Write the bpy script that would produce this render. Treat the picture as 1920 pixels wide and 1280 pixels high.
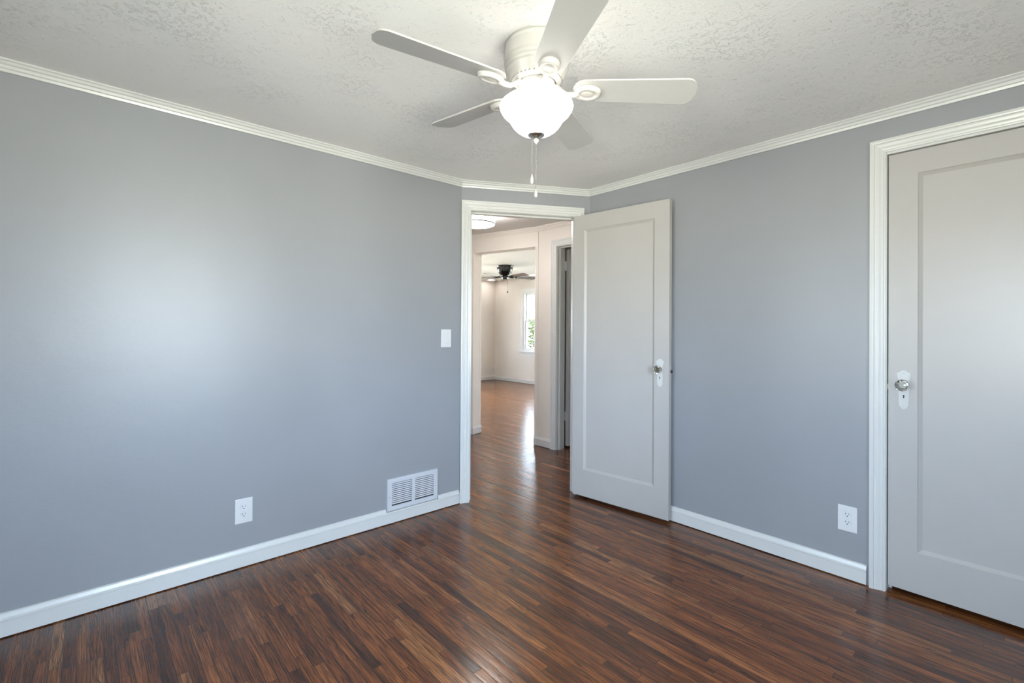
import bpy, bmesh, random
from math import sin, cos, pi, radians, degrees, hypot, atan2
from mathutils import Vector, Matrix

random.seed(7)
SC = bpy.context.scene
for o in list(bpy.data.objects):
    bpy.data.objects.remove(o)
COL = SC.collection

# ------------------------------------------------------------------ camera, sky, lights, exposure
YAW, PITCH, ROLL, FPX, CAMH = -0.8390182, 0.0048769, 0.0060883, 888.6885, 1.2421
cf = Vector((sin(YAW) * cos(PITCH), cos(YAW) * cos(PITCH), sin(PITCH)))
cr = Vector((cos(YAW), -sin(YAW), 0))
cu = cr.cross(cf)
cr2 = cr * cos(ROLL) + cu * sin(ROLL)
cu2 = -cr * sin(ROLL) + cu * cos(ROLL)
cam = bpy.data.cameras.new('camera')
cam.sensor_width = 36.0
cam.sensor_fit = 'HORIZONTAL'
cam.lens = FPX / 1920 * 36
cam.shift_y = -27.13 / 1920
cam.clip_start = 0.02
camo = bpy.data.objects.new('camera', cam)
COL.objects.link(camo)
mw = Matrix((cr2, cu2, -cf)).transposed().to_4x4()
mw.translation = (0, 0, CAMH)
camo.matrix_world = mw
SC.camera = camo

world = bpy.data.worlds.new('sky')
SC.world = world
world.use_nodes = True
SKY, LAWN = (32.5, 40.5, 50.0), (39.0, 39.0, 34.0)
wnt = world.node_tree
bgn = wnt.nodes['Background']
wtc = wnt.nodes.new('ShaderNodeTexCoord')
wsep = wnt.nodes.new('ShaderNodeSeparateXYZ')
wramp = wnt.nodes.new('ShaderNodeMapRange')
wramp.inputs['From Min'].default_value = -0.06
wramp.inputs['From Max'].default_value = 0.10
wmix = wnt.nodes.new('ShaderNodeMix')
wmix.data_type = 'RGBA'
wnt.links.new(wtc.outputs['Generated'], wsep.inputs[0])
wnt.links.new(wsep.outputs[2], wramp.inputs[0])
wnt.links.new(wramp.outputs[0], wmix.inputs[0])
# lawn glow dimmed towards straight down, shade put in to even the bedroom ceiling
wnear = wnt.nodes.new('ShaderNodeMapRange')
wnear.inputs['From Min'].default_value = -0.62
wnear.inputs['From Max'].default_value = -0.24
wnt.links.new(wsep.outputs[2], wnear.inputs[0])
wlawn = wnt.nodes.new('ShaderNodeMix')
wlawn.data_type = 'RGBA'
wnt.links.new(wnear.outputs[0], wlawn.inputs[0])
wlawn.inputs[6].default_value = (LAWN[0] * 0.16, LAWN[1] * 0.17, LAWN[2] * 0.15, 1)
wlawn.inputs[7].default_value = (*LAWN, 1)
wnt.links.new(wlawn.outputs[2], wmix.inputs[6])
wmix.inputs[7].default_value = (*SKY, 1)
wnt.links.new(wmix.outputs[2], bgn.inputs[0])
bgn.inputs[1].default_value = 1.0

SC.view_settings.view_transform = 'Standard'
SC.view_settings.look = 'None'
SC.view_settings.gamma = 1
SC.view_settings.use_curve_mapping = False
SC.view_settings.exposure = 0.16

def area_light(name, loc, direction, sx, sy, power, color=(0.84, 0.93, 1.0)):
    l = bpy.data.lights.new(name, 'AREA')
    l.shape = 'RECTANGLE'
    l.size, l.size_y = sx, sy
    l.energy = power
    l.color = color
    o = bpy.data.objects.new(name, l)
    COL.objects.link(o)
    o.location = loc
    o.rotation_euler = Vector(direction).to_track_quat('-Z', 'Z').to_euler()
    return o

def portal(name, loc, direction, sx, sy):
    area_light(name, loc, direction, sx, sy, 1).data.cycles.is_portal = True

portal('portal_back_window', (-0.02, -0.645, 1.35), (0, 1, 0), 0.54, 1.22)
portal('portal_side_window', (0.905, 0.64, 1.375), (-1, 0, 0), 0.98, 1.21)
portal('portal_added_window', (-1.40, -0.645, 1.35), (0, 1, 0), 0.38, 1.22)  # serves the unseen window added for ceiling light
portal('portal_living_far', (-7.81, 7.70, 1.42), (0, -1, 0), 0.42, 1.38)
LIV = (34.0, 46.0)
area_light('fill_living_west', (-9.20, 5.0, 1.45), (1, 0, 0), 1.8, 1.3, LIV[0], (0.95, 0.97, 1.0))  # added fill light, set behind an invented west window
area_light('fill_living_north', (-6.0, 7.72, 1.45), (0, -1, 0), 1.8, 1.3, LIV[1], (0.95, 0.97, 1.0))  # added fill light, set behind an invented north window

FAN_GLOW, HALL_GLOW, SPOT_GLOW = 3.6, 30.0, 30.0

# ------------------------------------------------------------------ plan (metres, measured)
A, B = 2.7736, 2.8593              # left wall x = -A, closet wall y = B
CLy, CRx = 1.9963, -2.3020         # ends of the diagonal wall with the doorway
H, HH, HL = 2.305, 2.342, 2.42     # ceilings: bedroom, hall, living room
XR, YB = 0.78, -0.52               # walls behind the camera
T = Vector((CRx + A, B - CLy, 0)).normalized()
N = Vector((T.y, -T.x, 0))         # out of the diagonal wall into the bedroom
DLEN = hypot(CRx + A, B - CLy)
CL = Vector((-A, CLy, 0))
W1a, W1b = Vector((-4.4595, 3.3935, 0)), Vector((-3.604, 3.609, 0))
W1T = (W1b - W1a).normalized()
W1N = Vector((W1T.y, -W1T.x, 0))

def frame(origin, xdir, ndir):
    """x along the wall, y out of the wall towards the viewer, z up"""
    m = Matrix((Vector(xdir), Vector(ndir), Vector((0, 0, 1)))).transposed().to_4x4()
    m.translation = origin
    return m

F_LEFT = frame((-A, 0, 0), (0, 1, 0), (1, 0, 0))
F_FRONT = frame((0, B, 0), (1, 0, 0), (0, -1, 0))
F_DIAG = frame(CL, T, N)
F_W1 = frame(W1a, W1T, W1N)
F_W2 = frame((0, 3.614, 0), (1, 0, 0), (0, -1, 0))

# ------------------------------------------------------------------ mesh helpers
def bm_new():
    return bmesh.new()

def box(bm, x0, x1, y0, y1, z0, z1, m=None, mi=0):
    vs = [bm.verts.new(Vector(p)) for p in ((x0, y0, z0), (x1, y0, z0), (x1, y1, z0), (x0, y1, z0), (x0, y0, z1), (x1, y0, z1), (x1, y1, z1), (x0, y1, z1))]
    if m:
        for v in vs:
            v.co = m @ v.co
    fs = []
    for f in ((0, 3, 2, 1), (4, 5, 6, 7), (0, 1, 5, 4), (1, 2, 6, 5), (2, 3, 7, 6), (3, 0, 4, 7)):
        fc = bm.faces.new([vs[i] for i in f])
        fc.material_index = mi
        fs.append(fc)
    return vs, fs

def rbox(bm, x0, x1, y0, y1, z0, z1, r, m=None, mi=0, seg=2):
    t = bmesh.new()
    box(t, x0, x1, y0, y1, z0, z1)
    bmesh.ops.bevel(t, geom=list(t.edges), offset=r, segments=seg, profile=0.6, affect='EDGES')
    join(bm, t, m, mi)

def join(bm, t, m=None, mi=None):
    mp = {}
    for v in t.verts:
        mp[v] = bm.verts.new(m @ v.co if m else v.co)
    for f in t.faces:
        try:
            nf = bm.faces.new([mp[v] for v in f.verts])
            nf.smooth = f.smooth
            nf.material_index = f.material_index if mi is None else mi
        except ValueError:
            pass
    t.free()

def lathe(bm, prof, seg=48, m=None, mi=0, cap0=True, cap1=True, sx=1.0, off=(0, 0)):
    rings = []
    for r, z in prof:
        ring = []
        for i in range(seg):
            a = 2 * pi * i / seg
            v = Vector((off[0] + r * cos(a) * sx, off[1] + r * sin(a), z))
            ring.append(bm.verts.new(m @ v if m else v))
        rings.append(ring)
    for k in range(len(rings) - 1):
        for i in range(seg):
            j = (i + 1) % seg
            f = bm.faces.new((rings[k][i], rings[k][j], rings[k + 1][j], rings[k + 1][i]))
            f.smooth = True
            f.material_index = mi
    if cap0:
        bm.faces.new(rings[0]).material_index = mi
    if cap1:
        bm.faces.new(rings[-1]).material_index = mi

def tube(bm, pts, rad, seg=10, m=None, mi=0):
    pts = [Vector(p) for p in pts]
    rads = rad if isinstance(rad, (list, tuple)) else [rad] * len(pts)
    rings = []
    ref = Vector((0, 0, 1))
    for i, p in enumerate(pts):
        d = (pts[min(i + 1, len(pts) - 1)] - pts[max(i - 1, 0)]).normalized()
        u = d.cross(ref)
        if u.length < 1e-3:
            u = d.cross(Vector((1, 0, 0)))
        u.normalize()
        w = u.cross(d)
        ring = []
        for k in range(seg):
            a = 2 * pi * k / seg
            q = p + (u * cos(a) + w * sin(a)) * rads[i]
            ring.append(bm.verts.new(m @ q if m else q))
        rings.append(ring)
    for i in range(len(rings) - 1):
        for k in range(seg):
            j = (k + 1) % seg
            f = bm.faces.new((rings[i][k], rings[i][j], rings[i + 1][j], rings[i + 1][k]))
            f.smooth = True
            f.material_index = mi
    for rg in (rings[0], rings[-1]):
        bm.faces.new(rg).material_index = mi

def plate(bm, outline, t0, t1, m=None, mi=0, bev=0.0):
    """outline of (x, z) points extruded along y from t0 to t1"""
    t = bmesh.new()
    a = [t.verts.new((x, t0, z)) for x, z in outline]
    b = [t.verts.new((x, t1, z)) for x, z in outline]
    t.faces.new(a)
    ft = t.faces.new(b)
    n = len(outline)
    for i in range(n):
        j = (i + 1) % n
        t.faces.new((a[i], a[j], b[j], b[i]))
    if bev:
        bmesh.ops.bevel(t, geom=list(ft.edges), offset=bev, segments=2, profile=0.5, affect='EDGES')
    join(bm, t, m, mi)

def sweep(bm, path, prof, mi=0, flip=False):
    """profile of (distance into room, z) swept along a plan polyline; the room is to the right of travel"""
    pts = [Vector((p[0], p[1])) for p in path]
    rows = []
    for i, p in enumerate(pts):
        ns = []
        if i > 0:
            d = (p - pts[i - 1]).normalized()
            ns.append(Vector((d.y, -d.x)))
        if i < len(pts) - 1:
            d = (pts[i + 1] - p).normalized()
            ns.append(Vector((d.y, -d.x)))
        n = ns[0] if len(ns) == 1 else (ns[0] + ns[1]) / (1 + ns[0].dot(ns[1]))
        rows.append([bm.verts.new((p.x + n.x * d, p.y + n.y * d, z)) for d, z in prof])
    k = len(prof)
    for i in range(len(rows) - 1):
        for j in range(k):
            bm.faces.new((rows[i][j], rows[i][(j + 1) % k], rows[i + 1][(j + 1) % k], rows[i + 1][j])).material_index = mi
    for r in (rows[0], rows[-1]):
        bm.faces.new(r).material_index = mi

def casing(bm, s0, s1, zt, prof, m, z0=0.0):
    """mitred door casing round an opening; prof of (width outward, thickness)"""
    pr = [(prof[0][0], 0.0)] + list(prof) + [(prof[-1][0], 0.0)]
    rows = []
    for cs in ((lambda w: (s0 - w, z0)), (lambda w: (s0 - w, zt + w)), (lambda w: (s1 + w, zt + w)), (lambda w: (s1 + w, z0))):
        rows.append([bm.verts.new(m @ Vector((cs(w)[0], t, cs(w)[1]))) for w, t in pr])
    k = len(pr)
    for i in range(3):
        for j in range(k):
            bm.faces.new((rows[i][j], rows[i][(j + 1) % k], rows[i + 1][(j + 1) % k], rows[i + 1][j]))
    for r in (rows[0], rows[-1]):
        bm.faces.new(r)

def jamb(bm, s0, s1, zt, y0, y1, m, th=0.02, stop=None):
    box(bm, s0 - th, s0, y0, y1, 0, zt + th, m)
    box(bm, s1, s1 + th, y0, y1, 0, zt + th, m)
    box(bm, s0, s1, y0, y1, zt, zt + th, m)
    if stop:
        a, b = stop
        box(bm, s0, s0 + 0.012, a, b, 0, zt - 0.012, m)
        box(bm, s1 - 0.012, s1, a, b, 0, zt - 0.012, m)
        box(bm, s0, s1, a, b, zt - 0.012, zt, m)

def wall(name, m, s0, s1, z0, z1, th, holes, mat):
    """wall slab behind its face (local y from -th to 0) with rectangular holes"""
    bm = bm_new()
    xs = sorted({s0, s1, *[h[0] for h in holes], *[h[1] for h in holes]})
    zs = sorted({z0, z1, *[h[2] for h in holes], *[h[3] for h in holes]})
    for i in range(len(xs) - 1):
        for k in range(len(zs) - 1):
            cx, cz = (xs[i] + xs[i + 1]) / 2, (zs[k] + zs[k + 1]) / 2
            if any(h[0] < cx < h[1] and h[2] < cz < h[3] for h in holes):
                continue
            box(bm, xs[i], xs[i + 1], -th, 0, zs[k], zs[k + 1], m)
    bmesh.ops.remove_doubles(bm, verts=list(bm.verts), dist=1e-5)
    inner = [f for f in bm.faces if all(len(e.link_faces) > 2 for e in f.edges)]
    return struct(name, bm, mat)

def mats_of(mat):
    return mat if isinstance(mat, (list, tuple)) else [mat]

def obj(name, bm, mat, parent=None, smooth=None, fix=True):
    if fix:
        bmesh.ops.recalc_face_normals(bm, faces=list(bm.faces))
    me = bpy.data.meshes.new(name)
    bm.to_mesh(me)
    bm.free()
    for mt in mats_of(mat):
        me.materials.append(mt)
    o = bpy.data.objects.new(name, me)
    COL.objects.link(o)
    if parent is not None:
        o.parent = parent
    else:
        c = [v.co for v in me.vertices]
        mid = Vector(((min(v.x for v in c) + max(v.x for v in c)) / 2, (min(v.y for v in c) + max(v.y for v in c)) / 2, min(v.z for v in c)))
        me.transform(Matrix.Translation(-mid))
        o.location = mid
    return o

def struct(name, bm, mat, parent=None):
    o = obj(name, bm, mat, parent)
    if parent is None:
        o['kind'] = 'structure'
    return o

def thing(name, label, cat, m=None, group=None):
    o = bpy.data.objects.new(name, None)
    COL.objects.link(o)
    o.empty_display_size = 0.05
    if m is not None:
        o.matrix_world = m
    o['label'] = label
    o['category'] = cat
    if group:
        o['group'] = group
    return o

# ------------------------------------------------------------------ materials
class G:
    def __init__(self, name):
        self.mat = bpy.data.materials.new(name)
        self.mat.use_nodes = True
        self.nt = self.mat.node_tree
        self.bsdf = self.nt.nodes['Principled BSDF']
        self.out = self.nt.nodes['Material Output']

    def n(self, t, **kw):
        x = self.nt.nodes.new(t)
        for k, v in kw.items():
            setattr(x, k, v)
        return x

    def link(self, a, b):
        self.nt.links.new(a, b)

    def val(self, sock, v):
        if hasattr(v, 'is_linked') or isinstance(v, bpy.types.NodeSocket):
            self.link(v, sock)
        else:
            sock.default_value = v

    def math(self, op, a, b=None, c=None):
        x = self.n('ShaderNodeMath', operation=op)
        self.val(x.inputs[0], a)
        if b is not None:
            self.val(x.inputs[1], b)
        if c is not None:
            self.val(x.inputs[2], c)
        return x.outputs[0]

    def coord(self):
        return self.n('ShaderNodeTexCoord').outputs['Object']

    def geo(self):
        return self.n('ShaderNodeNewGeometry').outputs['Position']

    def noise(self, vec, scale, detail=3, rough=0.5, dist=0.0):
        x = self.n('ShaderNodeTexNoise')
        self.link(vec, x.inputs['Vector'])
        x.inputs['Scale'].default_value = scale
        x.inputs['Detail'].default_value = detail
        x.inputs['Roughness'].default_value = rough
        x.inputs['Distortion'].default_value = dist
        return x.outputs['Fac']

    def ramp(self, fac, stops):
        x = self.n('ShaderNodeValToRGB')
        self.link(fac, x.inputs[0])
        el = x.color_ramp.elements
        while len(el) < len(stops):
            el.new(0.5)
        for e, (p, c) in zip(el, stops):
            e.position = p
            e.color = (c, c, c, 1) if isinstance(c, (int, float)) else (*c, 1)
        return x.outputs[0]

    def mix(self, fac, a, b, blend='MIX'):
        x = self.n('ShaderNodeMix', data_type='RGBA', blend_type=blend)
        self.val(x.inputs[0], fac)
        for s, v in ((x.inputs[6], a), (x.inputs[7], b)):
            if isinstance(v, tuple):
                s.default_value = (*v, 1)
            else:
                self.link(v, s)
        return x.outputs[2]

    def mapping(self, vec, scale=(1, 1, 1), loc=(0, 0, 0)):
        x = self.n('ShaderNodeMapping')
        self.link(vec, x.inputs[0])
        x.inputs['Scale'].default_value = scale
        x.inputs['Location'].default_value = loc
        return x.outputs[0]

    def bump(self, height, strength, dist=0.01, normal=None):
        x = self.n('ShaderNodeBump')
        self.link(height, x.inputs['Height'])
        x.inputs['Strength'].default_value = strength
        x.inputs['Distance'].default_value = dist
        if normal is not None:
            self.link(normal, x.inputs['Normal'])
        return x.outputs[0]

    def set(self, color=None, rough=None, metal=None, spec=None, normal=None, **kw):
        b = self.bsdf
        if color is not None:
            if isinstance(color, tuple):
                b.inputs['Base Color'].default_value = (*color, 1)
            else:
                self.link(color, b.inputs['Base Color'])
        if rough is not None:
            self.val(b.inputs['Roughness'], rough)
        if metal is not None:
            b.inputs['Metallic'].default_value = metal
        if spec is not None:
            b.inputs['Specular IOR Level'].default_value = spec
        if normal is not None:
            self.link(normal, b.inputs['Normal'])
        for k, v in kw.items():
            self.val(b.inputs[k.replace('_', ' ')], v)
        return self.mat

def mat_wall(name, col, rough=0.39, spec=0.6):
    g = G(name)
    p = g.geo()
    tone = g.noise(p, 2.2, 2)
    c = g.mix(g.ramp(tone, [(0.3, 0.0), (0.7, 1.0)]), tuple(x * 0.975 for x in col), tuple(min(1, x * 1.025) for x in col))
    stip = g.noise(p, 260, 2)
    lump = g.noise(p, 6, 3)
    streak = g.noise(g.mapping(p, (9, 9, 60)), 4, 2)
    h = g.math('ADD', g.math('MULTIPLY', stip, 0.10), g.math('ADD', g.math('MULTIPLY', lump, 0.9), g.math('MULTIPLY', streak, 0.08)))
    return g.set(c, rough, spec=spec, normal=g.bump(h, 0.35, 0.006))

def mat_paint(name, col, rough=0.32, chips=True):
    g = G(name)
    p = g.geo()
    br = g.noise(g.mapping(p, (140, 140, 9)), 1.0, 3)
    lump = g.noise(p, 11, 3)
    h = g.math('ADD', g.math('MULTIPLY', br, 0.12), g.math('MULTIPLY', lump, 0.5))
    if chips:
        spots = g.ramp(g.noise(p, 34, 4, 0.62), [(0.66, 0.0), (0.70, 1.0)])
        h = g.math('ADD', h, g.math('MULTIPLY', spots, 0.22))
    tone = g.ramp(g.noise(p, 5, 3), [(0.3, 0.97), (0.7, 1.0)])
    return g.set(g.mix(1.0, tone, col, 'MULTIPLY'), rough, spec=0.5, normal=g.bump(h, 0.35, 0.004))

def mat_plain(name, col, rough=0.4, metal=0.0, spec=0.5, scale=40, amt=0.04, bump=0.05):
    g = G(name)
    p = g.geo()
    f = g.noise(p, scale, 3)
    c = g.mix(f, tuple(x * (1 - amt) for x in col), tuple(min(1, x * (1 + amt)) for x in col))
    return g.set(c, rough, metal, spec, normal=g.bump(f, bump, 0.002))

def mat_glow(name, col, strength):
    g = G(name)
    p = g.geo()
    f = g.noise(p, 14, 2)
    g.set(g.mix(f, (0.86, 0.86, 0.84), (0.9, 0.9, 0.88)), 0.25, spec=0.4)
    g.bsdf.inputs['Emission Color'].default_value = (*col, 1)
    g.bsdf.inputs['Emission Strength'].default_value = strength
    return g.mat

def mat_ceiling(name, col, patch=1.0, stip=0.16, amp=0.70):
    g = G(name)
    p = g.geo()
    area = g.ramp(g.noise(p, 2.6, 3, 0.55), [(0.50, 0.0), (0.62, 1.0)])
    blob = g.ramp(g.noise(g.mapping(p, (1, 1, 0.2)), 62, 4, 0.62, 0.8), [(0.55, 0.0), (0.62, 0.85), (0.78, 1.0)])
    fine = g.noise(p, 130, 3, 0.6)
    wave = g.noise(p, 9, 3)
    sparse = g.ramp(g.noise(p, 38, 3, 0.6, 1.5), [(0.62, 0.0), (0.66, 1.0)])
    h = g.math('MULTIPLY', blob, g.math('ADD', g.math('MULTIPLY', area, 0.70 * patch), 0.06))
    h = g.math('ADD', h, g.math('MULTIPLY', fine, stip))
    h = g.math('ADD', h, g.math('ADD', g.math('MULTIPLY', wave, 0.6), g.math('MULTIPLY', sparse, 0.35)))
    return g.set(col, 0.5, spec=0.35, normal=g.bump(h, amp, 0.008))

def mat_floor():
    g = G('oak_strip_floor')
    p = g.geo()
    sep = g.n('ShaderNodeSeparateXYZ')
    g.link(p, sep.inputs[0])
    X, Y = sep.outputs[0], sep.outputs[1]
    W = 0.0381
    yr = g.math('DIVIDE', g.math('ADD', Y, 10.0), W)
    row = g.math('FLOOR', yr)
    fy = g.math('SUBTRACT', yr, row)
    wn = g.n('ShaderNodeTexWhiteNoise', noise_dimensions='1D')
    g.link(row, wn.inputs['W'])
    r1 = wn.outputs['Value']
    ln = g.math('ADD', g.math('MULTIPLY', r1, 0.60), 0.42)
    xr = g.math('ADD', g.math('DIVIDE', g.math('ADD', X, 20.0), ln), g.math('MULTIPLY', r1, 17.3))
    colm = g.math('FLOOR', xr)
    fx = g.math('SUBTRACT', xr, colm)
    cmb = g.n('ShaderNodeCombineXYZ')
    g.link(row, cmb.inputs[0])
    g.link(colm, cmb.inputs[1])
    wn2 = g.n('ShaderNodeTexWhiteNoise', noise_dimensions='2D')
    g.link(cmb.outputs[0], wn2.inputs['Vector'])
    ident = wn2.outputs['Value']
    sc = g.n('ShaderNodeSeparateColor')
    g.link(wn2.outputs['Color'], sc.inputs[0])
    id2, id3 = sc.outputs[1], sc.outputs[2]
    # coordinates of the grain, shifted per board
    gv = g.n('ShaderNodeCombineXYZ')
    g.link(g.math('ADD', X, g.math('MULTIPLY', ident, 31.0)), gv.inputs[0])
    g.link(g.math('ADD', Y, g.math('MULTIPLY', id2, 3.0)), gv.inputs[1])
    g.link(g.math('MULTIPLY', id3, 9.0), gv.inputs[2])
    gvec = gv.outputs[0]
    warp = g.noise(g.mapping(gvec, (2.2, 20, 1)), 1.0, 2, 0.45)
    rings = g.math('SINE', g.math('ADD', g.math('MULTIPLY', g.math('ADD', Y, id2), 900.0), g.math('MULTIPLY', warp, 60.0)))
    cath = g.ramp(rings, [(0.50, 0.0), (0.92, 1.0)])
    pores = g.ramp(g.noise(g.mapping(gvec, (9, 330, 1)), 1.0, 3, 0.6), [(0.45, 0.0), (0.58, 1.0)])
    fine = g.noise(g.mapping(gvec, (4, 130, 1)), 1.0, 4, 0.62)
    broad = g.noise(g.mapping(gvec, (2.6, 26, 1)), 1.0, 3)
    zone = g.ramp(g.noise(g.mapping(gvec, (1.3, 20, 1)), 1.0, 1), [(0.38, 0.15), (0.56, 1.0)])
    dark = g.math('MULTIPLY', g.math('MULTIPLY', cath, zone), g.ramp(pores, [(0.0, 0.75), (1.0, 1.0)]))
    dark = g.math('MAXIMUM', dark, g.math('MULTIPLY', pores, 0.74))
    base = g.ramp(ident, [(0.0, (0.088, 0.030, 0.013)), (0.12, (0.140, 0.046, 0.017)), (0.40, (0.198, 0.064, 0.020)), (0.75, (0.248, 0.084, 0.026)), (0.94, (0.290, 0.110, 0.037)), (1.0, (0.34, 0.145, 0.055))])
    base = g.mix(1.0, base, g.ramp(fine, [(0.3, 0.60), (0.7, 1.25)]), 'MULTIPLY')
    base = g.mix(1.0, base, g.ramp(broad, [(0.28, 0.50), (0.5, 1.0), (0.72, 1.22)]), 'MULTIPLY')
    col = g.mix(g.math('MULTIPLY', dark, 0.88), base, (0.014, 0.007, 0.005))
    ey = g.math('MINIMUM', fy, g.math('SUBTRACT', 1.0, fy))
    ex = g.math('MULTIPLY', g.math('MINIMUM', fx, g.math('SUBTRACT', 1.0, fx)), g.math('DIVIDE', ln, W))
    gy = g.ramp(ey, [(0.0, 1.0), (0.012, 0.9), (0.034, 0.0)])
    gx = g.ramp(ex, [(0.0, 1.0), (0.012, 0.95), (0.030, 0.0)])
    gap = g.math('MAXIMUM', gy, gx)
    col = g.mix(g.math('MULTIPLY', gap, 0.85), col, (0.006, 0.003, 0.002))
    cup = g.math('MULTIPLY', g.math('POWER', g.math('ABSOLUTE', g.math('SUBTRACT', fy, 0.5)), 2.0), -0.55)
    wavy = g.noise(g.mapping(p, (2.2, 10, 1)), 1.0, 2)
    h = g.math('ADD', g.math('ADD', cup, g.math('MULTIPLY', wavy, 0.7)), g.math('MULTIPLY', gap, -0.25))
    h = g.math('ADD', h, g.math('MULTIPLY', g.math('SUBTRACT', ident, 0.5), 0.06))
    h = g.math('ADD', h, g.math('MULTIPLY', dark, -0.05))
    rough = g.ramp(g.noise(p, 7, 3), [(0.3, 0.14), (0.7, 0.22)])
    return g.set(col, rough, spec=0.44, normal=g.bump(h, 0.34, 0.004))

def mat_pane():
    g = G('window_glass')
    tr = g.n('ShaderNodeBsdfTransparent')
    tr.inputs[0].default_value = (0.97, 0.98, 0.98, 1)
    gl = g.n('ShaderNodeBsdfGlossy')
    gl.inputs['Roughness'].default_value = 0.02
    fr = g.n('ShaderNodeFresnel')
    fr.inputs[0].default_value = 1.45
    mx = g.n('ShaderNodeMixShader')
    g.link(g.math('MULTIPLY', fr.outputs[0], 0.7), mx.inputs[0])
    g.link(tr.outputs[0], mx.inputs[1])
    g.link(gl.outputs[0], mx.inputs[2])
    g.link(mx.outputs[0], g.out.inputs[0])
    return g.mat

def mat_crystal():
    g = G('cut_crystal')
    p = g.geo()
    f = g.noise(p, 60, 2)
    return g.set((0.97, 0.97, 0.95), 0.02, spec=0.5, normal=g.bump(f, 0.05, 0.002), Transmission_Weight=1.0, IOR=1.5)

M = dict(
    wall=mat_wall('grey_blue_wall_paint', (0.293, 0.301, 0.320)),
    warm=mat_wall('warm_white_wall_paint', (0.76, 0.705, 0.65), 0.5, 0.4),
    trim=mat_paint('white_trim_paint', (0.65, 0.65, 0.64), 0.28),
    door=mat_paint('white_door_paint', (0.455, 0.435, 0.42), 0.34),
    ceil=mat_ceiling('skip_trowel_ceiling', (0.90, 0.89, 0.88)),
    ceilw=mat_ceiling('stippled_hall_ceiling', (0.82, 0.785, 0.75), 0.5, 1.5, 1.0),
    floor=mat_floor(),
    plastic=mat_plain('white_plastic', (0.68, 0.68, 0.69), 0.25),
    slot=mat_plain('dark_slot', (0.012, 0.012, 0.013), 0.7),
    slotg=mat_plain('grey_slot', (0.20, 0.19, 0.18), 0.6),
    vent=mat_plain('painted_register', (0.58, 0.59, 0.63), 0.35, amt=0.03),
    fanw=mat_plain('white_fan_enamel', (0.52, 0.50, 0.475), 0.3),
    blade=mat_plain('white_fan_blade', (0.49, 0.48, 0.465), 0.38),
    nickel=mat_plain('brushed_nickel', (0.52, 0.50, 0.47), 0.28, 1.0),
    chain=mat_plain('chain_metal', (0.45, 0.43, 0.40), 0.25, 1.0),
    rim=mat_plain('dark_nickel_rim', (0.20, 0.19, 0.18), 0.35, 0.6),
    lockw=mat_plain('painted_lock_plate', (0.62, 0.62, 0.61), 0.22, bump=0.3),
    bowl=mat_glow('frosted_lamp_glass', (1.0, 0.95, 0.89), FAN_GLOW),
    drum=mat_glow('white_drum_glass', (1.0, 0.97, 0.94), HALL_GLOW),
    spot=mat_glow('downlight_lens', (1.0, 0.95, 0.88), SPOT_GLOW),
    bronze=mat_plain('black_bronze', (0.012, 0.011, 0.010), 0.16, 0.3),
    bladed=mat_plain('dark_walnut_blade', (0.085, 0.058, 0.046), 0.35),
    crystal=mat_crystal(),
    brass=mat_plain('aged_brass', (0.42, 0.36, 0.25), 0.3, 1.0),
    pane=mat_pane(),
    winw=mat_plain('white_window_vinyl', (0.80, 0.80, 0.79), 0.35),
    leaf=mat_plain('pale_leaf', (0.054, 0.080, 0.018), 0.6, spec=0.15, scale=9, amt=0.6),
    bark=mat_plain('bark', (0.16, 0.11, 0.07), 0.8, bump=0.5),
    grass=mat_plain('lawn', (0.04, 0.06, 0.02), 0.9, scale=15, amt=0.4),
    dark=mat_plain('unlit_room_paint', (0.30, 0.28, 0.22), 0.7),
)

# ------------------------------------------------------------------ floor
bm = bm_new()
box(bm, -9.15, 0.95, -0.68, 7.68, -0.06, 0.0)
floor = struct('floor', bm, M['floor'])

# ------------------------------------------------------------------ bedroom walls
TH = 0.12
Dz = 2.0955                 # clear height of the doorway
DS0, DS1 = 0.071, 0.877     # clear opening along the diagonal wall
CX0, CX1, CZ = -0.4905, 0.2755, 2.093   # closet opening
wall('wall_left', F_LEFT, YB - TH, CLy + 0.05, 0, H, TH, [], M['wall'])
wall('wall_front', F_FRONT, CRx - 0.05, XR + TH, 0, H, TH, [(CX0 - 0.02, CX1 + 0.02, 0, CZ + 0.02)], M['wall'])
# the diagonal wall: grey towards the bedroom, warm white towards the hall
wd = wall('wall_diagonal', F_DIAG, 0.0, DLEN, 0, H, 0.06, [(DS0 - 0.02, DS1 + 0.02, 0, Dz + 0.02)], M['wall'])
F_DIAGB = frame(CL - N * 0.06, T, N)   # thin hall face
wall('wall_hall_diagonal', F_DIAGB, -0.06, DLEN + 0.06, 0, HH, 0.042, [(DS0 - 0.02, DS1 + 0.02, 0, Dz + 0.02)], M['warm'])
F_BACK = frame((0, YB, 0), (1, 0, 0), (0, 1, 0))
F_SIDE = frame((XR, 0, 0), (0, 1, 0), (-1, 0, 0))
BW = (-0.28, 0.24, 0.75, 1.95)
SW = (0.16, 1.12, 0.78, 1.97)
BW2 = (-1.58, -1.22, 0.75, 1.95)  # unseen extra window, added to brighten the left of the ceiling
wall('wall_back', F_BACK, -A - TH, XR + TH, 0, H, TH, [BW, BW2], M['wall'])
wall('wall_right', F_SIDE, YB, B, 0, H, TH, [SW], M['wall'])

def polyslab(name, pts, z0, z1, mat):
    bm = bm_new()
    a = [bm.verts.new((x, y, z0)) for x, y in pts]
    b = [bm.verts.new((x, y, z1)) for x, y in pts]
    bm.faces.new(a)
    bm.faces.new(b)
    for i in range(len(pts)):
        j = (i + 1) % len(pts)
        bm.faces.new((a[i], a[j], b[j], b[i]))
    return struct(name, bm, mat)

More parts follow.
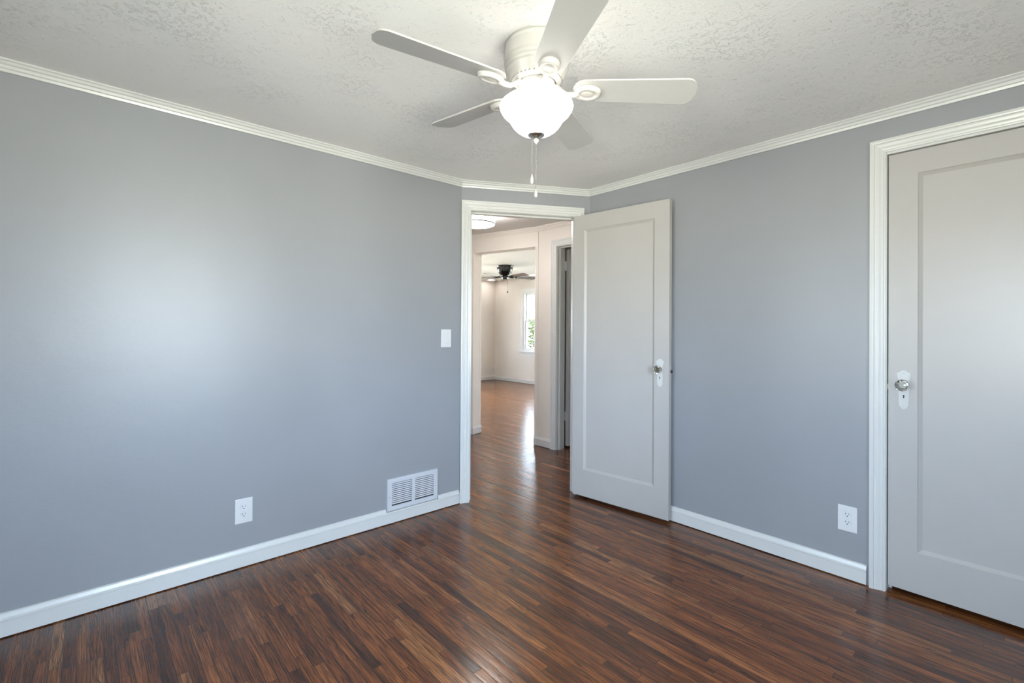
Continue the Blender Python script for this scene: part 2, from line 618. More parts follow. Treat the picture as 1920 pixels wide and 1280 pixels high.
q0, q1 = CL - N * 0.055, Vector((CRx, B, 0)) - N * 0.055
polyslab('ceiling', [(-A - TH, YB - TH), (XR + TH, YB - TH), (XR + TH, B + TH), (q1.x + 0.03, B + TH), (q1.x, q1.y), (q0.x, q0.y), (-A - TH, q0.y)], H, H + 0.1, M['ceil'])

# crown moulding and baseboards
CROWN = [(0.0, H - 0.046), (0.010, H - 0.046), (0.013, H - 0.036), (0.018, H - 0.033), (0.020, H - 0.022), (0.026, H - 0.018), (0.030, H - 0.010), (0.036, H - 0.006), (0.036, H), (0.0, H)]
bm = bm_new()
sweep(bm, [(-A, YB), (-A, CLy), (CRx, B), (XR, B), (XR, YB), (-A, YB)], CROWN)
struct('trim_1', bm, M['trim'])
BASE = [(0.0, 0.005), (0.018, 0.005), (0.018, 0.066), (0.0205, 0.068), (0.0205, 0.073), (0.015, 0.078), (0.010, 0.092), (0.005, 0.096), (0.0, 0.096)]
BLOW = [(0.0, 0.005), (0.018, 0.005), (0.018, 0.066), (0.0205, 0.068), (0.0205, 0.073), (0.015, 0.076), (0.0, 0.076)]
bm = bm_new()
sweep(bm, [(-A, YB), (-A, 1.420)], BASE)
sweep(bm, [(-A, 1.420), (-A, 1.808)], BLOW)
sweep(bm, [(-A, 1.808), (-A, CLy - 0.012)], BASE)
struct('baseboard_left', bm, M['trim'])
bm = bm_new()
sweep(bm, [(CRx + 0.012, B), (-0.566, B)], BASE)
sweep(bm, [(0.352, B), (XR, B)], BASE)
struct('baseboard_front', bm, M['trim'])
bm = bm_new()
sweep(bm, [(XR, B), (XR, YB), (-A, YB)], BASE)
struct('baseboard_back', bm, M['trim'])

# doorway trim in the diagonal wall
FLUTE = [(0.0, 0.010), (0.004, 0.012), (0.014, 0.0125), (0.016, 0.016), (0.020, 0.017), (0.023, 0.0135), (0.034, 0.0145), (0.037, 0.0185), (0.042, 0.019), (0.046, 0.016), (0.052, 0.017), (0.054, 0.021), (0.066, 0.022)]
bm = bm_new()
casing(bm, 0.066, 0.865, 2.098, FLUTE, F_DIAG)
jamb(bm, DS0, DS1, Dz, -0.103, 0.001, F_DIAG, stop=(-0.080, -0.040))
struct('trim_2', bm, M['trim'])

# closet casing
BACKB = [(0.0, 0.010), (0.006, 0.012), (0.010, 0.010), (0.018, 0.012), (0.026, 0.016), (0.036, 0.0185), (0.0425, 0.018), (0.044, 0.0225), (0.050, 0.024), (0.0605, 0.023)]
bm = bm_new()
casing(bm, -0.4935, 0.2785, 2.1035, BACKB, F_FRONT)
jamb(bm, CX0, CX1, CZ, -0.119, 0.001, F_FRONT, stop=(-0.075, -0.057))
struct('trim_3', bm, M['trim'])

# ------------------------------------------------------------------ doors
def door_slab(bm, w, z0, z1, th, pan, mould=0.017, rec=0.013):
    """slab from x 0..w, y -th..0, panel recess (x0, x1, z0, z1) on both faces"""
    x0, x1, pz0, pz1 = pan
    for side in (0, 1):
        y = 0.0 if side == 0 else -th
        s = -1 if side == 0 else 1
        O = [bm.verts.new(p) for p in ((0, y, z0), (w, y, z0), (w, y, z1), (0, y, z1))]
        P = [bm.verts.new(p) for p in ((x0, y, pz0), (x1, y, pz0), (x1, y, pz1), (x0, y, pz1))]
        k = 0.003
        P2 = [bm.verts.new(p) for p in ((x0 + k, y + s * 0.004, pz0 + k), (x1 - k, y + s * 0.004, pz0 + k), (x1 - k, y + s * 0.004, pz1 - k), (x0 + k, y + s * 0.004, pz1 - k))]
        k = mould
        Q = [bm.verts.new(p) for p in ((x0 + k, y + s * rec, pz0 + k), (x1 - k, y + s * rec, pz0 + k), (x1 - k, y + s * rec, pz1 - k), (x0 + k, y + s * rec, pz1 - k))]
        for i in range(4):
            j = (i + 1) % 4
            bm.faces.new((O[i], O[j], P[j], P[i]))
            bm.faces.new((P[i], P[j], P2[j], P2[i]))
            bm.faces.new((P2[i], P2[j], Q[j], Q[i]))
        bm.faces.new(Q)
        if side == 0:
            front = O
        else:
            for i in range(4):
                j = (i + 1) % 4
                bm.faces.new((front[i], front[j], O[j], O[i]))

ESC = [(0, .0925), (.007, .0915), (.013, .0870), (.018, .0805), (.0265, .0785), (.0258, .070), (.0215, .058), (.0195, .040), (.0190, .016), (.0205, .012), (.0190, .006), (.0190, -.068), (.0175, -.076), (.0105, -.0845), (.006, -.090), (0, -.0925)]
ESCF = ESC + [(-x, z) for x, z in ESC[-2:0:-1]]

def lockset(parent, x, z, y=0.0, glass='crystal', knob_z=0.024):
    """shaped escutcheon, keyhole and faceted knob on the face y of a door (local -y is behind)"""
    bm = bm_new()
    m = Matrix.Translation((x, y, z))
    plate(bm, ESCF, 0.0003, 0.0034, m, bev=0.0010)
    inner = [(px * 0.72, pz * 0.86 + 0.0) for px, pz in ESCF]
    plate(bm, inner, 0.0034, 0.0042, m, bev=0.0006)
    for dz in (0.079, -0.081):
        lathe(bm, [(0.0032, 0.0042), (0.0032, 0.0052), (0.0015, 0.0056)], 12, m @ Matrix.Translation((0, 0, dz)) @ Matrix.Rotation(-pi / 2, 4, 'X'))
    esc = obj('lock_plate', bm, M['lockw'], parent)
    esc['label'] = 'white painted shaped lock plate with a keyhole'
    bm = bm_new()
    mk = m @ Matrix.Translation((0, 0.0042, -0.028)) @ Matrix.Rotation(-pi / 2, 4, 'X')
    lathe(bm, [(0.0036, 0.0001), (0.0036, 0.0006)], 16, mk)
    plate(bm, [(-0.0014, -0.0295), (0.0014, -0.0295), (0.0026, -0.0395), (-0.0026, -0.0395)], 0.0043, 0.0048, m)
    obj('keyhole', bm, M['slot'], esc)
    mk = m @ Matrix.Translation((0, 0.0, knob_z)) @ Matrix.Rotation(-pi / 2, 4, 'X')
    bm = bm_new()
    lathe(bm, [(0.0155, 0.0042), (0.0150, 0.008), (0.0105, 0.011), (0.0092, 0.020), (0.0115, 0.0235), (0.0125, 0.0265), (0.0105, 0.0268)], 28, mk)
    nk = obj('knob_neck', bm, M['lockw' if glass == 'crystal' else 'brass'], parent)
    bm = bm_new()
    t = bmesh.new()
    lathe(t, [(0.0115, 0.0270), (0.0200, 0.0325), (0.0262, 0.0400), (0.0275, 0.0465), (0.0245, 0.0535), (0.0165, 0.0580), (0.0090, 0.0590)], 12, mk)
    for f in t.faces:
        f.smooth = False
    join(bm, t)
    kn = obj('door_knob', bm, M['crystal'], parent)
    kn['label'] = 'faceted clear glass knob'
    return esc

# closet door (door_1), closed
bm = bm_new()
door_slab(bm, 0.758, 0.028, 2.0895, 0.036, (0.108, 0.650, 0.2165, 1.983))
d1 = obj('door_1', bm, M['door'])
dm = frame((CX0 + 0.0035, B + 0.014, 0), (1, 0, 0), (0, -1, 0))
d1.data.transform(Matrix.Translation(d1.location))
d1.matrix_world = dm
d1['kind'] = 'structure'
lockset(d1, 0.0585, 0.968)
bm = bm_new()
box(bm, -0.0035, -0.0002, -0.024, -0.004, 0.965, 0.990)
obj('latch_bolt', bm, M['brass'], d1)

# bedroom door (door_2), swung open against the closet wall
P1 = Vector((-2.3375, 2.7180, 0))
P0 = Vector((-1.5900, 2.7850, 0))
dd = (P0 - P1).normalized()
dn = Vector((dd.y, -dd.x, 0))
DW = (P0 - P1).length
bm = bm_new()
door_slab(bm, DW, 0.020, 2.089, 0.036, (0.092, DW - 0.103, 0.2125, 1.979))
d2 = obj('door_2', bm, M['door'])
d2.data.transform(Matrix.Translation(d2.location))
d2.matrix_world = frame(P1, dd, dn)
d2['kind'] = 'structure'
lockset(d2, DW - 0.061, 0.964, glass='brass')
bm = bm_new()
rbox(bm, DW, DW + 0.0015, -0.028, -0.008, 0.925, 1.03, 0.0006)
lp = obj('latch_plate', bm, M['door'], d2)
bm = bm_new()
box(bm, DW + 0.001, DW + 0.008, -0.034, -0.020, 0.966, 0.984)
obj('latch_bolt', bm, M['slot'], lp)
for hz in (0.28, 1.86):
    bm = bm_new()
    lathe(bm, [(0.006, hz), (0.006, hz + 0.09)], 14, None, off=(-0.004, -0.041))
    box(bm, -0.0015, 0.0, -0.036, -0.006, hz, hz + 0.09)
    obj('hinge', bm, M['lockw'], d2)

# closet behind door_1
bm = bm_new()
for q in ((-0.95, -0.85, B + TH, 3.56), (0.65, 0.75, B + TH, 3.56), (-0.95, 0.75, 3.56, 3.62)):
    box(bm, q[0], q[1], q[2], q[3], 0, 2.3)
box(bm, -0.95, 0.75, B + TH, 3.62, 2.3, 2.35)
struct('wall_closet', bm, M['dark'])

# ------------------------------------------------------------------ windows
def window(name, m, hole, depth, grid=False, sill=True, cw=0.075, casing_on=True):
    """double hung window in a wall hole; m is the wall frame, y out of the wall"""
    s0, s1, z0, z1 = hole
    bm = bm_new()
    f = 0.035
    y0, y1 = -depth, -0.001
    for (a, b, c, d) in ((s0, s0 + f, z0, z1), (s1 - f, s1, z0, z1), (s0 + f, s1 - f, z1 - f, z1), (s0 + f, s1 - f, z0, z0 + f)):
        box(bm, a, b, y0, y1, c, d, m)
    if casing_on:
        casing(bm, s0, s1, z1, [(0.0, 0.012), (0.01, 0.014), (cw - 0.015, 0.016), (cw - 0.013, 0.02), (cw, 0.02)], m, z0)
    w = struct(name, bm, M['winw'])
    loc = Matrix.Translation(-w.location)
    if sill:
        bm = bm_new()
        rbox(bm, s0 - cw - 0.03, s1 + cw + 0.03, -0.02, 0.055, z0 - 0.028, z0 - 0.001, 0.004, loc @ m)
        obj('window_sill', bm, M['winw'], w)
        bm = bm_new()
        rbox(bm, s0 - cw, s1 + cw, 0.0, 0.016, z0 - 0.10, z0 - 0.029, 0.003, loc @ m)
        obj('window_apron', bm, M['winw'], w)
    zm = (z0 + z1) / 2
    a, b = s0 + f, s1 - f
    for (c, d, ya) in ((zm - 0.02, z1 - f, -depth + 0.030), (z0 + f, zm + 0.02, -depth + 0.062)):
        bm = bm_new()
        g = 0.032
        for (e, h_, k, l) in ((a, a + g, c, d), (b - g, b, c, d), (a + g, b - g, d - g, d), (a + g, b - g, c, c + g)):
            box(bm, e, h_, ya, ya + 0.028, k, l, loc @ m)
        s = obj('sash', bm, M['winw'], w)
        bm = bm_new()
        box(bm, a + g - 0.004, b - g + 0.004, ya + 0.010, ya + 0.014, c + g - 0.004, d - g + 0.004, loc @ m)
        obj('pane', bm, M['pane'], s)
    return w

window('window_1', F_BACK, BW, 0.11)
window('window_2', F_SIDE, SW, 0.11)
window('added_window_6', F_BACK, BW2, 0.11)

# ------------------------------------------------------------------ hall
wall('wall_hall_near', frame((0, 1.40, 0), (1, 0, 0), (0, 1, 0)), -5.32, -A - TH - 0.002, 0, HH, 0.1, [], M['warm'])
wall('wall_hall_bedroom_side', frame((-A - TH - 0.002, 0, 0), (0, 1, 0), (-1, 0, 0)), 1.40, 2.03, 0, HH, 0.004, [], M['warm'])
wall('wall_hall_left', frame((-5.22, 0, 0), (0, 1, 0), (1, 0, 0)), 1.40, 3.24, 0, HH, 0.1, [], M['warm'])
W1L = (W1b - W1a).length
OPZ = 2.136
wall('wall_hall_far', F_W1, -0.80, W1L, 0, HL, 0.145, [(0.0, W1L - 0.034, 0, OPZ)], M['warm'])
HD0, HD1, HDZ = -3.330, -2.570, 2.098
wall('wall_hall_right', F_W2, W1b.x, -2.20, 0, HL, 0.12, [(HD0 - 0.02, HD1 + 0.02, 0, HDZ + 0.02)], M['warm'])
wall('wall_hall_end', frame((-2.30, 0, 0), (0, 1, 0), (-1, 0, 0)), B + TH, 3.614, 0, HH, 0.1, [], M['warm'])
wall('wall_closet_back', frame((0, B + TH + 0.003, 0), (1, 0, 0), (0, 1, 0)), CRx - 0.02, -2.20, 0, HH, 0.003, [], M['warm'])
e = W1a - W1T * 0.80
polyslab('ceiling_hall', [(-5.32, 1.30), (-A - TH + 0.002, 1.30), (-A - TH + 0.002, q0.y), (q0.x - 0.005, q0.y), (q1.x - 0.03, q1.y + 0.02), (-2.20, B + TH), (-2.20, 3.62), (W1b.x, 3.62), (e.x - 0.05, e.y + 0.02), (-5.32, 3.24)], HH, HH + 0.07, M['ceilw'])
HCROWN = [(d * 1.1, z - H + HH) for d, z in CROWN]
bm = bm_new()
sweep(bm, [(e.x, e.y), (W1b.x, W1b.y + 0.002), (-2.30, 3.614)], HCROWN)
struct('trim_4', bm, M['warm'])
bm = bm_new()
HB = [(d * 0.9, z) for d, z in BASE]
rv = W1a - W1N * 0.145
sweep(bm, [(e.x, e.y), (W1a.x, W1a.y), (rv.x, rv.y)], HB)
ws = W1b - W1T * 0.034
sweep(bm, [(ws.x, ws.y), (W1b.x, W1b.y), (-3.4045, 3.614)], HB)
struct('baseboard_hall', bm, M['trim'])
# corner bead strips of the opening
bm = bm_new()
for s in (-0.018, W1L - 0.034):
    box(bm, s, s + 0.018, 0.0, 0.004, 0.098, OPZ + 0.0, F_W1)
box(bm, 0.0, 0.004, -0.145, -0.118, 0.098, OPZ - 0.002, F_W1)
struct('trim_5', bm, M['warm'])
# hall door frame
bm = bm_new()
casing(bm, -3.336, -2.564, 2.104, FLUTE, F_W2)
jamb(bm, HD0, HD1, HDZ, -0.121, 0.001, F_W2, stop=(-0.075, -0.035))
struct('trim_6', bm, M['trim'])
# hall door, open into the unlit room, only its hinge edge shows
bm = bm_new()
door_slab(bm, 0.75, 0.022, 2.085, 0.036, (0.10, 0.65, 0.215, 1.975))
d3 = obj('door_3', bm, M['door'])
d3.data.transform(Matrix.Translation(d3.location))
d3.matrix_world = frame((-3.304, 3.764, 0), (0.05, 0.9987, 0), (0.9987, -0.05, 0))
d3['kind'] = 'structure'
for hz in (0.285, 1.865):
    bm = bm_new()
    lathe(bm, [(0.008, hz), (0.008, hz + 0.095)], 14, None, off=(-0.012, -0.047))
    lathe(bm, [(0.0095, hz + 0.022), (0.0095, hz + 0.026)], 14, None, off=(-0.012, -0.047))
    lathe(bm, [(0.0095, hz + 0.066), (0.0095, hz + 0.070)], 14, None, off=(-0.012, -0.047))
    box(bm, -0.020, 0.0, -0.044, -0.036, hz, hz + 0.095)
    h_ = obj('hinge', bm, M['lockw'], d3)
    h_['label'] = 'white painted hinge with a ringed knuckle'
# unlit room behind the hall door
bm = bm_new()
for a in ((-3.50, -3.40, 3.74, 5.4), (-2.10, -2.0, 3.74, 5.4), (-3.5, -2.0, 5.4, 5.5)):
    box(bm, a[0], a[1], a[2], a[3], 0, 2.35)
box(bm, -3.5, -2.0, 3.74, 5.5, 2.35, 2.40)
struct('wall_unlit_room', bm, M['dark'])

# ------------------------------------------------------------------ living room
LX, LY = -9.02, 7.54
F_LN = frame((0, LY, 0), (1, 0, 0), (0, -1, 0))
F_LW = frame((LX, 0, 0), (0, 1, 0), (1, 0, 0))
LWIN = (-8.005, -7.612, 0.742, 2.105)
LN2 = (-6.9, -5.1, 0.8, 2.1)  # out-of-view window, added to let light into the living room
LW2 = (4.1, 5.9, 0.8, 2.1)  # unseen west window, put in only to light the living room
wall('wall_living_far', F_LN, LX - 0.14, -3.5, 0, HL, 0.14, [LWIN, LN2], M['warm'])
wall('wall_living_left', F_LW, 2.9, LY, 0, HL, 0.14, [LW2], M['warm'])
wall('wall_living_right', frame((-3.60, 0, 0), (0, 1, 0), (-1, 0, 0)), 3.735, LY, 0, HL, 0.09, [], M['warm'])
wall('wall_living_near', frame((0, 3.20, 0), (1, 0, 0), (0, 1, 0)), LX, -5.15, 0, HL, 0.1, [], M['warm'])
polyslab('ceiling_living', [(LX - 0.14, 2.9), (-5.3, 2.9), (-5.3, 3.26), (e.x, e.y - 0.02), (W1b.x - 0.005, W1b.y), (-3.5, 3.62), (-3.5, LY + 0.14), (LX - 0.14, LY + 0.14)], HL, HL + 0.08, M['ceilw'])
bm = bm_new()
sweep(bm, [(LX, 3.2), (LX, LY), (-3.60, LY)], BASE)
struct('baseboard_living', bm, M['trim'])
window('window_3', F_LN, LWIN, 0.12)
window('added_window_4', F_LN, LN2, 0.12)
window('added_window_5', F_LW, LW2, 0.12)

# outside the far window
bm = bm_new()
box(bm, -16, -2, LY + 0.3, 20, -0.45, -0.40)
struct('ground', bm, M['grass'])
sh = thing('shrub', 'pale green leafy shrub outside the narrow far window', 'shrub', Matrix.Translation((-10.12, 9.75, -0.40)))
bm = bm_new()
for i in range(9):
    a = random.uniform(0, 2 * pi)
    rr = random.uniform(0.15, 0.5)
    tube(bm, [(0, 0, 0), (rr * 0.5 * cos(a), rr * 0.5 * sin(a), 0.7), (rr * cos(a), rr * sin(a), 1.5)], [0.025, 0.018, 0.006], 6)
obj('stem', bm, M['bark'], sh)
bm = bm_new()
for i in range(7000):
    a = random.uniform(0, 2 * pi)
    zz = random.uniform(0.15, 1.95)
    rmax = 0.78 * (1 - ((zz - 0.9) / 1.15) ** 2) ** 0.5
    rr = rmax * random.uniform(0.35, 1.0) ** 0.5 * random.uniform(0.8, 1.05)
    c = Vector((rr * cos(a), rr * sin(a), zz))
    s = random.uniform(0.035, 0.065)
    rot = Matrix.Rotation(random.uniform(0, 2 * pi), 3, 'Z') @ Matrix.Rotation(random.uniform(-1.2, 1.2), 3, 'X')
    vs = [bm.verts.new(c + rot @ Vector(p)) for p in ((-s, 0, 0), (0, -s * 0.45, s * 0.12), (s, 0, 0), (0, s * 0.45, s * 0.12))]
    bm.faces.new(vs)
obj('foliage', bm, M['leaf'], sh, fix=False)

# ------------------------------------------------------------------ white ceiling fan
FX, FY = -1.2593, 1.2468
fan = thing('ceiling_fan', 'white five-blade ceiling fan with a glowing bowl lamp on the textured bedroom ceiling', 'ceiling fan', Matrix.Translation((FX, FY, H)))
Z = lambda z: z - H
bm = bm_new()
lathe(bm, [(0.108, Z(2.3045)), (0.1165, Z(2.3035)), (0.1175, Z(2.292)), (0.1165, Z(2.290)), (0.1185, Z(2.284)), (0.1215, Z(2.262)), (0.1225, Z(2.246)), (0.1205, Z(2.238)), (0.1225, Z(2.234)), (0.1215, Z(2.226)), (0.1185, Z(2.223)), (0.1200, Z(2.218)), (0.1180, Z(2.211)), (0.1150, Z(2.208)), (0.1160, Z(2.203)), (0.1130, Z(2.197)), (0.1095, Z(2.194)), (0.1085, Z(2.188)), (0.1050, Z(2.185)), (0.1045, Z(2.180)), (0.0790, Z(2.158)), (0.0740, Z(2.157)), (0.0720, Z(2.164)), (0.050, Z(2.166))], 72)
body = obj('motor_housing', bm, M['fanw'], fan)
bm = bm_new()
for i in range(36):
    a = 2 * pi * i / 36
    m = Matrix.Rotation(a, 4, 'Z') @ Matrix.Translation((0.0920, 0, Z(2.1690))) @ Matrix.Rotation(radians(-49.2 + 180), 4, 'Y')
    box(bm, -0.0008, 0.0008, -0.0019, 0.0019, -0.0100, 0.0100, m)
obj('vent_slots', bm, M['slotg'], body)
bm = bm_new()
lathe(bm, [(0.030, Z(2.168)), (0.066, Z(2.167)), (0.069, Z(2.160)), (0.069, Z(2.148)), (0.064, Z(2.144)), (0.049, Z(2.143)), (0.0465, Z(2.138)), (0.0465, Z(2.112)), (0.055, Z(2.106)), (0.060, Z(2.102)), (0.030, Z(2.101))], 56)
obj('switch_housing', bm, M['fanw'], fan)
bm = bm_new()
prof = [(0.058, 2.1035), (0.078, 2.1025), (0.104, 2.0975), (0.124, 2.090), (0.1345, 2.081), (0.1375, 2.073), (0.1345, 2.063), (0.1265, 2.050), (0.1150, 2.039), (0.1060, 2.031), (0.1010, 2.025), (0.0975, 2.018), (0.0930, 2.010), (0.0860, 2.000), (0.0760, 1.990), (0.0620, 1.980), (0.0480, 1.974), (0.0300, 1.970), (0.012, 1.969)]
lathe(bm, [(r, Z(z)) for r, z in prof], 72)
bw = obj('lamp_bowl', bm, M['bowl'], fan)
bw['label'] = 'glowing frosted glass bowl'
bm = bm_new()
lathe(bm, [(0.012, Z(1.9700)), (0.0300, Z(1.9715)), (0.0315, Z(1.9690)), (0.0295, Z(1.9655)), (0.0180, Z(1.9600)), (0.0080, Z(1.9575)), (0.0072, Z(1.9555)), (0.0040, Z(1.955))], 40)
cap = obj('finial_cap', bm, M['nickel'], fan)
cap['label'] = 'brushed nickel cap under the bowl'
bm = bm_new()
lathe(bm, [(0.004, Z(1.9556)), (0.0085, Z(1.9535)), (0.0103, Z(1.9485)), (0.0098, Z(1.9440)), (0.0060, Z(1.9390)), (0.0030, Z(1.9375)), (0.0026, Z(1.935))], 28)
obj('finial', bm, M['fanw'], cap)

def blade_outline(root, tip, w0, w1):
    pts = []
    for k in range(13):                                   # rounded root
        a = pi / 2 + pi * k / 12
        pts.append((root + w0 * 0.85 + w0 * 0.85 * cos(a), w0 * sin(a)))
    rc = 0.038
    for k in range(7):
        a = -pi / 2 + (pi / 2) * k / 6
        pts.append((tip - rc + rc * cos(a) - 0.006, -w1 + rc + rc * sin(a)))
    pts.append((tip, 0.0))
    for k in range(7):
        a = (pi / 2) * k / 6
        pts.append((tip - rc + rc * cos(a) - 0.006, w1 - rc + rc * sin(a)))
    return pts

def flat_prism(bm, outline, z0, z1, m):
    a = [bm.verts.new(m @ Vector((x, y, z0))) for x, y in outline]
    b = [bm.verts.new(m @ Vector((x, y, z1))) for x, y in outline]
    bm.faces.new(a)
    bm.faces.new(b)
    n = len(outline)
    for i in range(n):
        j = (i + 1) % n
        bm.faces.new((a[i], a[j], b[j], b[i]))

# azimuth, tip radius, tip height
BL = [(41.2, 0.577, 2.100), (-103.4, 0.606, 2.167), (184.6, 0.588, 2.172), (112.6, 0.588, 2.132), (-31.4, 0.588, 2.121)]
ZB = 2.1385
for az, R, zt in BL:
    slope = atan2(zt - ZB, R)
    mz = Matrix.Translation((0, 0, Z(ZB))) @ Matrix.Rotation(radians(az), 4, 'Z') @ Matrix.Rotation(-slope, 4, 'Y')
    mm = mz @ Matrix.Rotation(radians(-11.5), 4, 'X')
    bm = bm_new()
    flat_prism(bm, blade_outline(0.136, R, 0.054, 0.0655), -0.003, 0.003, mm)
    bl = obj('fan_blade', bm, M['blade'], fan)
    bm = bm_new()
    # arm from the hub to the blade root, then the raised medallion under it
    tube(bm, [(0.060, 0, 0.014), (0.078, 0, 0.008), (0.095, 0, -0.006), (0.112, 0, -0.016), (0.135, 0, -0.017), (0.158, 0, -0.012)], [0.011, 0.0105, 0.0095, 0.009, 0.010, 0.012], 12, mz)
    md = mm @ Matrix.Translation((0.190, 0, 0))
    lathe(bm, [(0.0365, -0.0032), (0.0365, -0.0085), (0.0345, -0.0100), (0.0340, -0.0165), (0.0320, -0.0195), (0.0240, -0.0205), (0.0228, -0.0180), (0.0205, -0.0160), (0.0180, -0.0160), (0.0135, -0.0180), (0.006, -0.0190)], 40, md, sx=1.36)
    obj('blade_bracket', bm, M['fanw'], bl)

def pull_chain(x, y, ztop, zbot, zend):
    bm = bm_new()
    z = ztop
    while z > zbot:
        t = bmesh.new()
        bmesh.ops.create_icosphere(t, subdivisions=1, radius=0.0015)
        for f in t.faces:
            f.smooth = True
        join(bm, t, Matrix.Translation((x, y, Z(z))))
        z -= 0.0036
    tube(bm, [(x, y, Z(ztop)), (x, y, Z(zbot))], 0.0004, 6)
    c = obj('pull_chain', bm, M['chain'], fan)
    bm = bm_new()
    L = zbot - zend
    lathe(bm, [(0.0012, Z(zbot)), (0.0022, Z(zbot - 0.003)), (0.0022, Z(zbot - 0.006)), (0.0045, Z(zbot - 0.35 * L)), (0.0062, Z(zbot - 0.62 * L)), (0.0058, Z(zbot - 0.82 * L)), (0.0032, Z(zend + 0.001)), (0.0008, Z(zend))], 20, off=(x, y))
    p_ = obj('chain_pendant', bm, M['fanw'], c)

rx, ry = cos(YAW), -sin(YAW)
pull_chain(-0.0150 * rx, -0.0150 * ry, 1.9665, 1.823, 1.785)
pull_chain(0, 0, 1.935, 1.765, 1.736)

# ------------------------------------------------------------------ hall drum light
HLx, HLy = -3.572, 2.745
hl = thing('ceiling_light', 'round white drum ceiling light with thin metal rims seen through the open doorway', 'ceiling light', Matrix.Translation((HLx, HLy, HH)))
bm = bm_new()
lathe(bm, [(0.05, -0.0005), (0.176, -0.0005), (0.180, -0.004), (0.180, -0.020), (0.172, -0.022)], 64)
obj('ceiling_pan', bm, M['nickel'], hl)
bm = bm_new()
lathe(bm, [(0.170, -0.020), (0.176, -0.023), (0.176, -0.098), (0.172, -0.108), (0.160, -0.1135), (0.08, -0.117), (0.02, -0.118)], 64)
obj('drum_shade', bm, M['drum'], hl)
for zr in (-0.099,):
    bm = bm_new()
    lathe(bm, [(0.1745, zr + 0.001), (0.1790, zr + 0.001), (0.1790, zr - 0.0065), (0.171, zr - 0.0105)], 64, cap0=False, cap1=False)
    r_ = obj('rim', bm, M['rim'], hl)

# ------------------------------------------------------------------ living room fan and downlights
lf = thing('ceiling_fan', 'dark bronze five-blade ceiling fan in the far room beyond the doorway', 'ceiling fan', Matrix.Translation((-6.6245, 5.7675, HL)))
bm = bm_new()
lathe(bm, [(0.10, -0.0005), (0.160, -0.001), (0.162, -0.012), (0.152, -0.020), (0.150, -0.040), (0.145, -0.075), (0.132, -0.115), (0.110, -0.150), (0.080, -0.175), (0.062, -0.182), (0.058, -0.186), (0.058, -0.245), (0.052, -0.256), (0.02, -0.258)], 48)
obj('motor_housing', bm, M['bronze'], lf)
for az, tilt in ((-75, -11), (-147, -11), (141, -11), (69, -11), (-3, -11)):
    m = Matrix.Translation((0, 0, -0.208)) @ Matrix.Rotation(radians(az), 4, 'Z')
    mb_ = m @ Matrix.Rotation(radians(tilt), 4, 'X')
    bm = bm_new()
    flat_prism(bm, blade_outline(0.17, 0.62, 0.055, 0.068), -0.003, 0.003, mb_)
    b_ = obj('fan_blade', bm, M['bladed'], lf)
    bm = bm_new()
    tube(bm, [(0.05, 0, 0.004), (0.12, 0, -0.004), (0.20, 0, -0.006)], [0.012, 0.011, 0.016], 8, m)
    lathe(bm, [(0.034, -0.0035), (0.034, -0.010), (0.01, -0.012)], 20, mb_ @ Matrix.Translation((0.22, 0, 0)))
    obj('blade_bracket', bm, M['bronze'], b_)
bm = bm_new()
tube(bm, [(0.04, 0.03, -0.25), (0.04, 0.03, -0.468)], 0.0022, 6)
pc = obj('pull_chain', bm, M['bronze'], lf)
bm = bm_new()
lathe(bm, [(0.002, -0.466), (0.006, -0.474), (0.015, -0.492), (0.013, -0.502), (0.003, -0.506)], 16, off=(0.04, 0.03))
obj('chain_pendant', bm, M['bronze'], pc)
for (x, y), lab in (((-8.7556, 7.1866), 'round recessed downlight left of the dark fan in the far room'), ((-7.30, 7.17), 'round recessed downlight right of the dark fan, near the far window')):
    d_ = thing('recessed_light', lab, 'recessed light', Matrix.Translation((x, y, HL)), 'recessed lights in the far room')
    bm = bm_new()
    lathe(bm, [(0.080, -0.0005), (0.100, -0.0005), (0.100, -0.004), (0.082, -0.006)], 40, cap0=False, cap1=False)
    obj('trim_ring', bm, M['fanw'], d_)
    bm = bm_new()
    lathe(bm, [(0.081, -0.0008), (0.081, -0.0045), (0.03, -0.0055)], 40)
    obj('lens', bm, M['spot'], d_)

# ------------------------------------------------------------------ outlets, switch, register
def outlet(m, label):
    o = thing('electrical_outlet', label, 'outlet', m, 'duplex outlets')
    bm = bm_new()
    rbox(bm, -0.0415, 0.0415, 0.0003, 0.0065, -0.064, 0.064, 0.0032, seg=3)
    lathe(bm, [(0.0032, 0.0063), (0.0032, 0.0076), (0.001, 0.008)], 14, Matrix.Rotation(-pi / 2, 4, 'X'))
    obj('cover_plate', bm, M['plastic'], o)
    for zc in (0.0195, -0.0195):
        ol = []
        for k in range(36):
            a = 2 * pi * k / 36
            ol.append((0.0172 * cos(a), zc + max(-0.0137, min(0.0137, 0.0172 * sin(a)))))
        ol = [p for i, p in enumerate(ol) if hypot(p[0] - ol[i - 1][0], p[1] - ol[i - 1][1]) > 1e-6]
        bm = bm_new()
        plate(bm, ol, 0.0064, 0.0086, None, bev=0.0006)
        rc = obj('receptacle', bm, M['plastic'], o)
        bm = bm_new()
        box(bm, -0.0078, -0.0054, 0.0085, 0.0090, zc + 0.0005, zc + 0.0085)
        box(bm, 0.0054, 0.0076, 0.0085, 0.0090, zc + 0.0012, zc + 0.0080)
        lathe(bm, [(0.0028, 0.0085), (0.0028, 0.0090)], 14, Matrix.Translation((0, 0, zc - 0.0068)) @ Matrix.Rotation(-pi / 2, 4, 'X'))
        obj('plug_slots', bm, M['slot'], rc)
        # pale ring groove round the receptacle
    return o

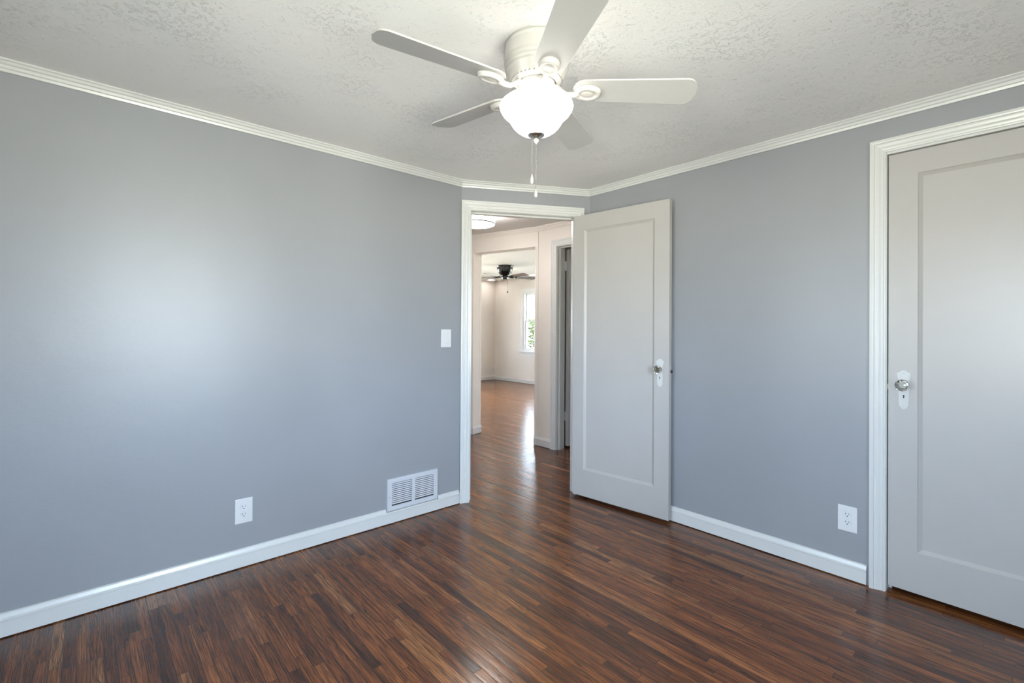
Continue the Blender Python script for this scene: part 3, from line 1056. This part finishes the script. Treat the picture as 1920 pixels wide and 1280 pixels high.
outlet(F_LEFT @ Matrix.Translation((0.6173, 0, 0.2900)), 'white duplex outlet low on the grey-blue wall, short way from the air vent')
outlet(F_FRONT @ Matrix.Translation((-0.6460, 0, 0.3010)), 'white duplex outlet low on the wall beside the closet door casing')

sw = thing('light_switch', 'white rocker light switch on the wall beside the doorway casing', 'light switch', F_LEFT @ Matrix.Translation((1.8700, 0, 1.1765)))
bm = bm_new()
rbox(bm, -0.0415, 0.0415, 0.0003, 0.0065, -0.0625, 0.0625, 0.0032, seg=3)
obj('cover_plate', bm, M['plastic'], sw)
bm = bm_new()
vs = [(-0.0165, 0.0066, -0.0335), (0.0165, 0.0066, -0.0335), (0.0165, 0.0066, 0.0335), (-0.0165, 0.0066, 0.0335), (-0.0160, 0.0125, -0.0330), (0.0160, 0.0125, -0.0330), (0.0160, 0.0074, 0.0330), (-0.0160, 0.0074, 0.0330)]
v_ = [bm.verts.new(p) for p in vs]
for f in ((0, 1, 2, 3), (4, 5, 6, 7), (0, 1, 5, 4), (1, 2, 6, 5), (2, 3, 7, 6), (3, 0, 4, 7)):
    bm.faces.new([v_[i] for i in f])
obj('rocker', bm, M['plastic'], sw)

vt = thing('air_vent', 'pale grey louvred air register low on the wall near the doorway', 'air vent', F_LEFT @ Matrix.Translation((1.6150, 0, 0.1815)))
VW, VH = 0.187, 0.1015
bm = bm_new()
ix, iz = 0.156, 0.072
for (a, b, c, d) in ((-VW, -ix, -VH, VH), (ix, VW, -VH, VH), (-ix, ix, iz, VH), (-ix, ix, -VH, -iz), (-0.011, 0.011, -iz, iz)):
    box(bm, a, b, 0.008, 0.012, c, d)
# turned rim
box(bm, -VW, VW, 0.0003, 0.0082, VH - 0.003, VH)
box(bm, -VW, -VW + 0.003, 0.0003, 0.0082, -VH + 0.001, VH)
box(bm, VW - 0.003, VW, 0.0003, 0.0082, -VH + 0.001, VH)
obj('frame', bm, M['vent'], vt)
bm = bm_new()
box(bm, -ix - 0.004, ix + 0.004, 0.0005, 0.0015, -iz - 0.004, iz + 0.004)
obj('duct_shade', bm, M['slot'], vt)  # flat black sheet painted in for the shade inside the duct
for (a, b) in ((-ix, -0.011), (0.011, ix)):
    bm = bm_new()
    n = 11
    for k in range(n):
        zc = iz - 0.0085 - k * (2 * iz - 0.008) / n
        m = Matrix.Translation((0, 0.0072, zc)) @ Matrix.Rotation(radians(38), 4, 'X')
        box(bm, a, b, -0.0007, 0.0007, -0.0040, 0.0040, m)
    obj('louvres', bm, M['vent'], vt)
for x in (-VW + 0.014, VW - 0.014):
    bm = bm_new()
    lathe(bm, [(0.0045, 0.0119), (0.0045, 0.0132), (0.002, 0.0138)], 14, Matrix.Translation((x, 0, -0.012)) @ Matrix.Rotation(-pi / 2, 4, 'X'))
    obj('screw', bm, M['nickel'], vt)

bpy.context.view_layer.update()
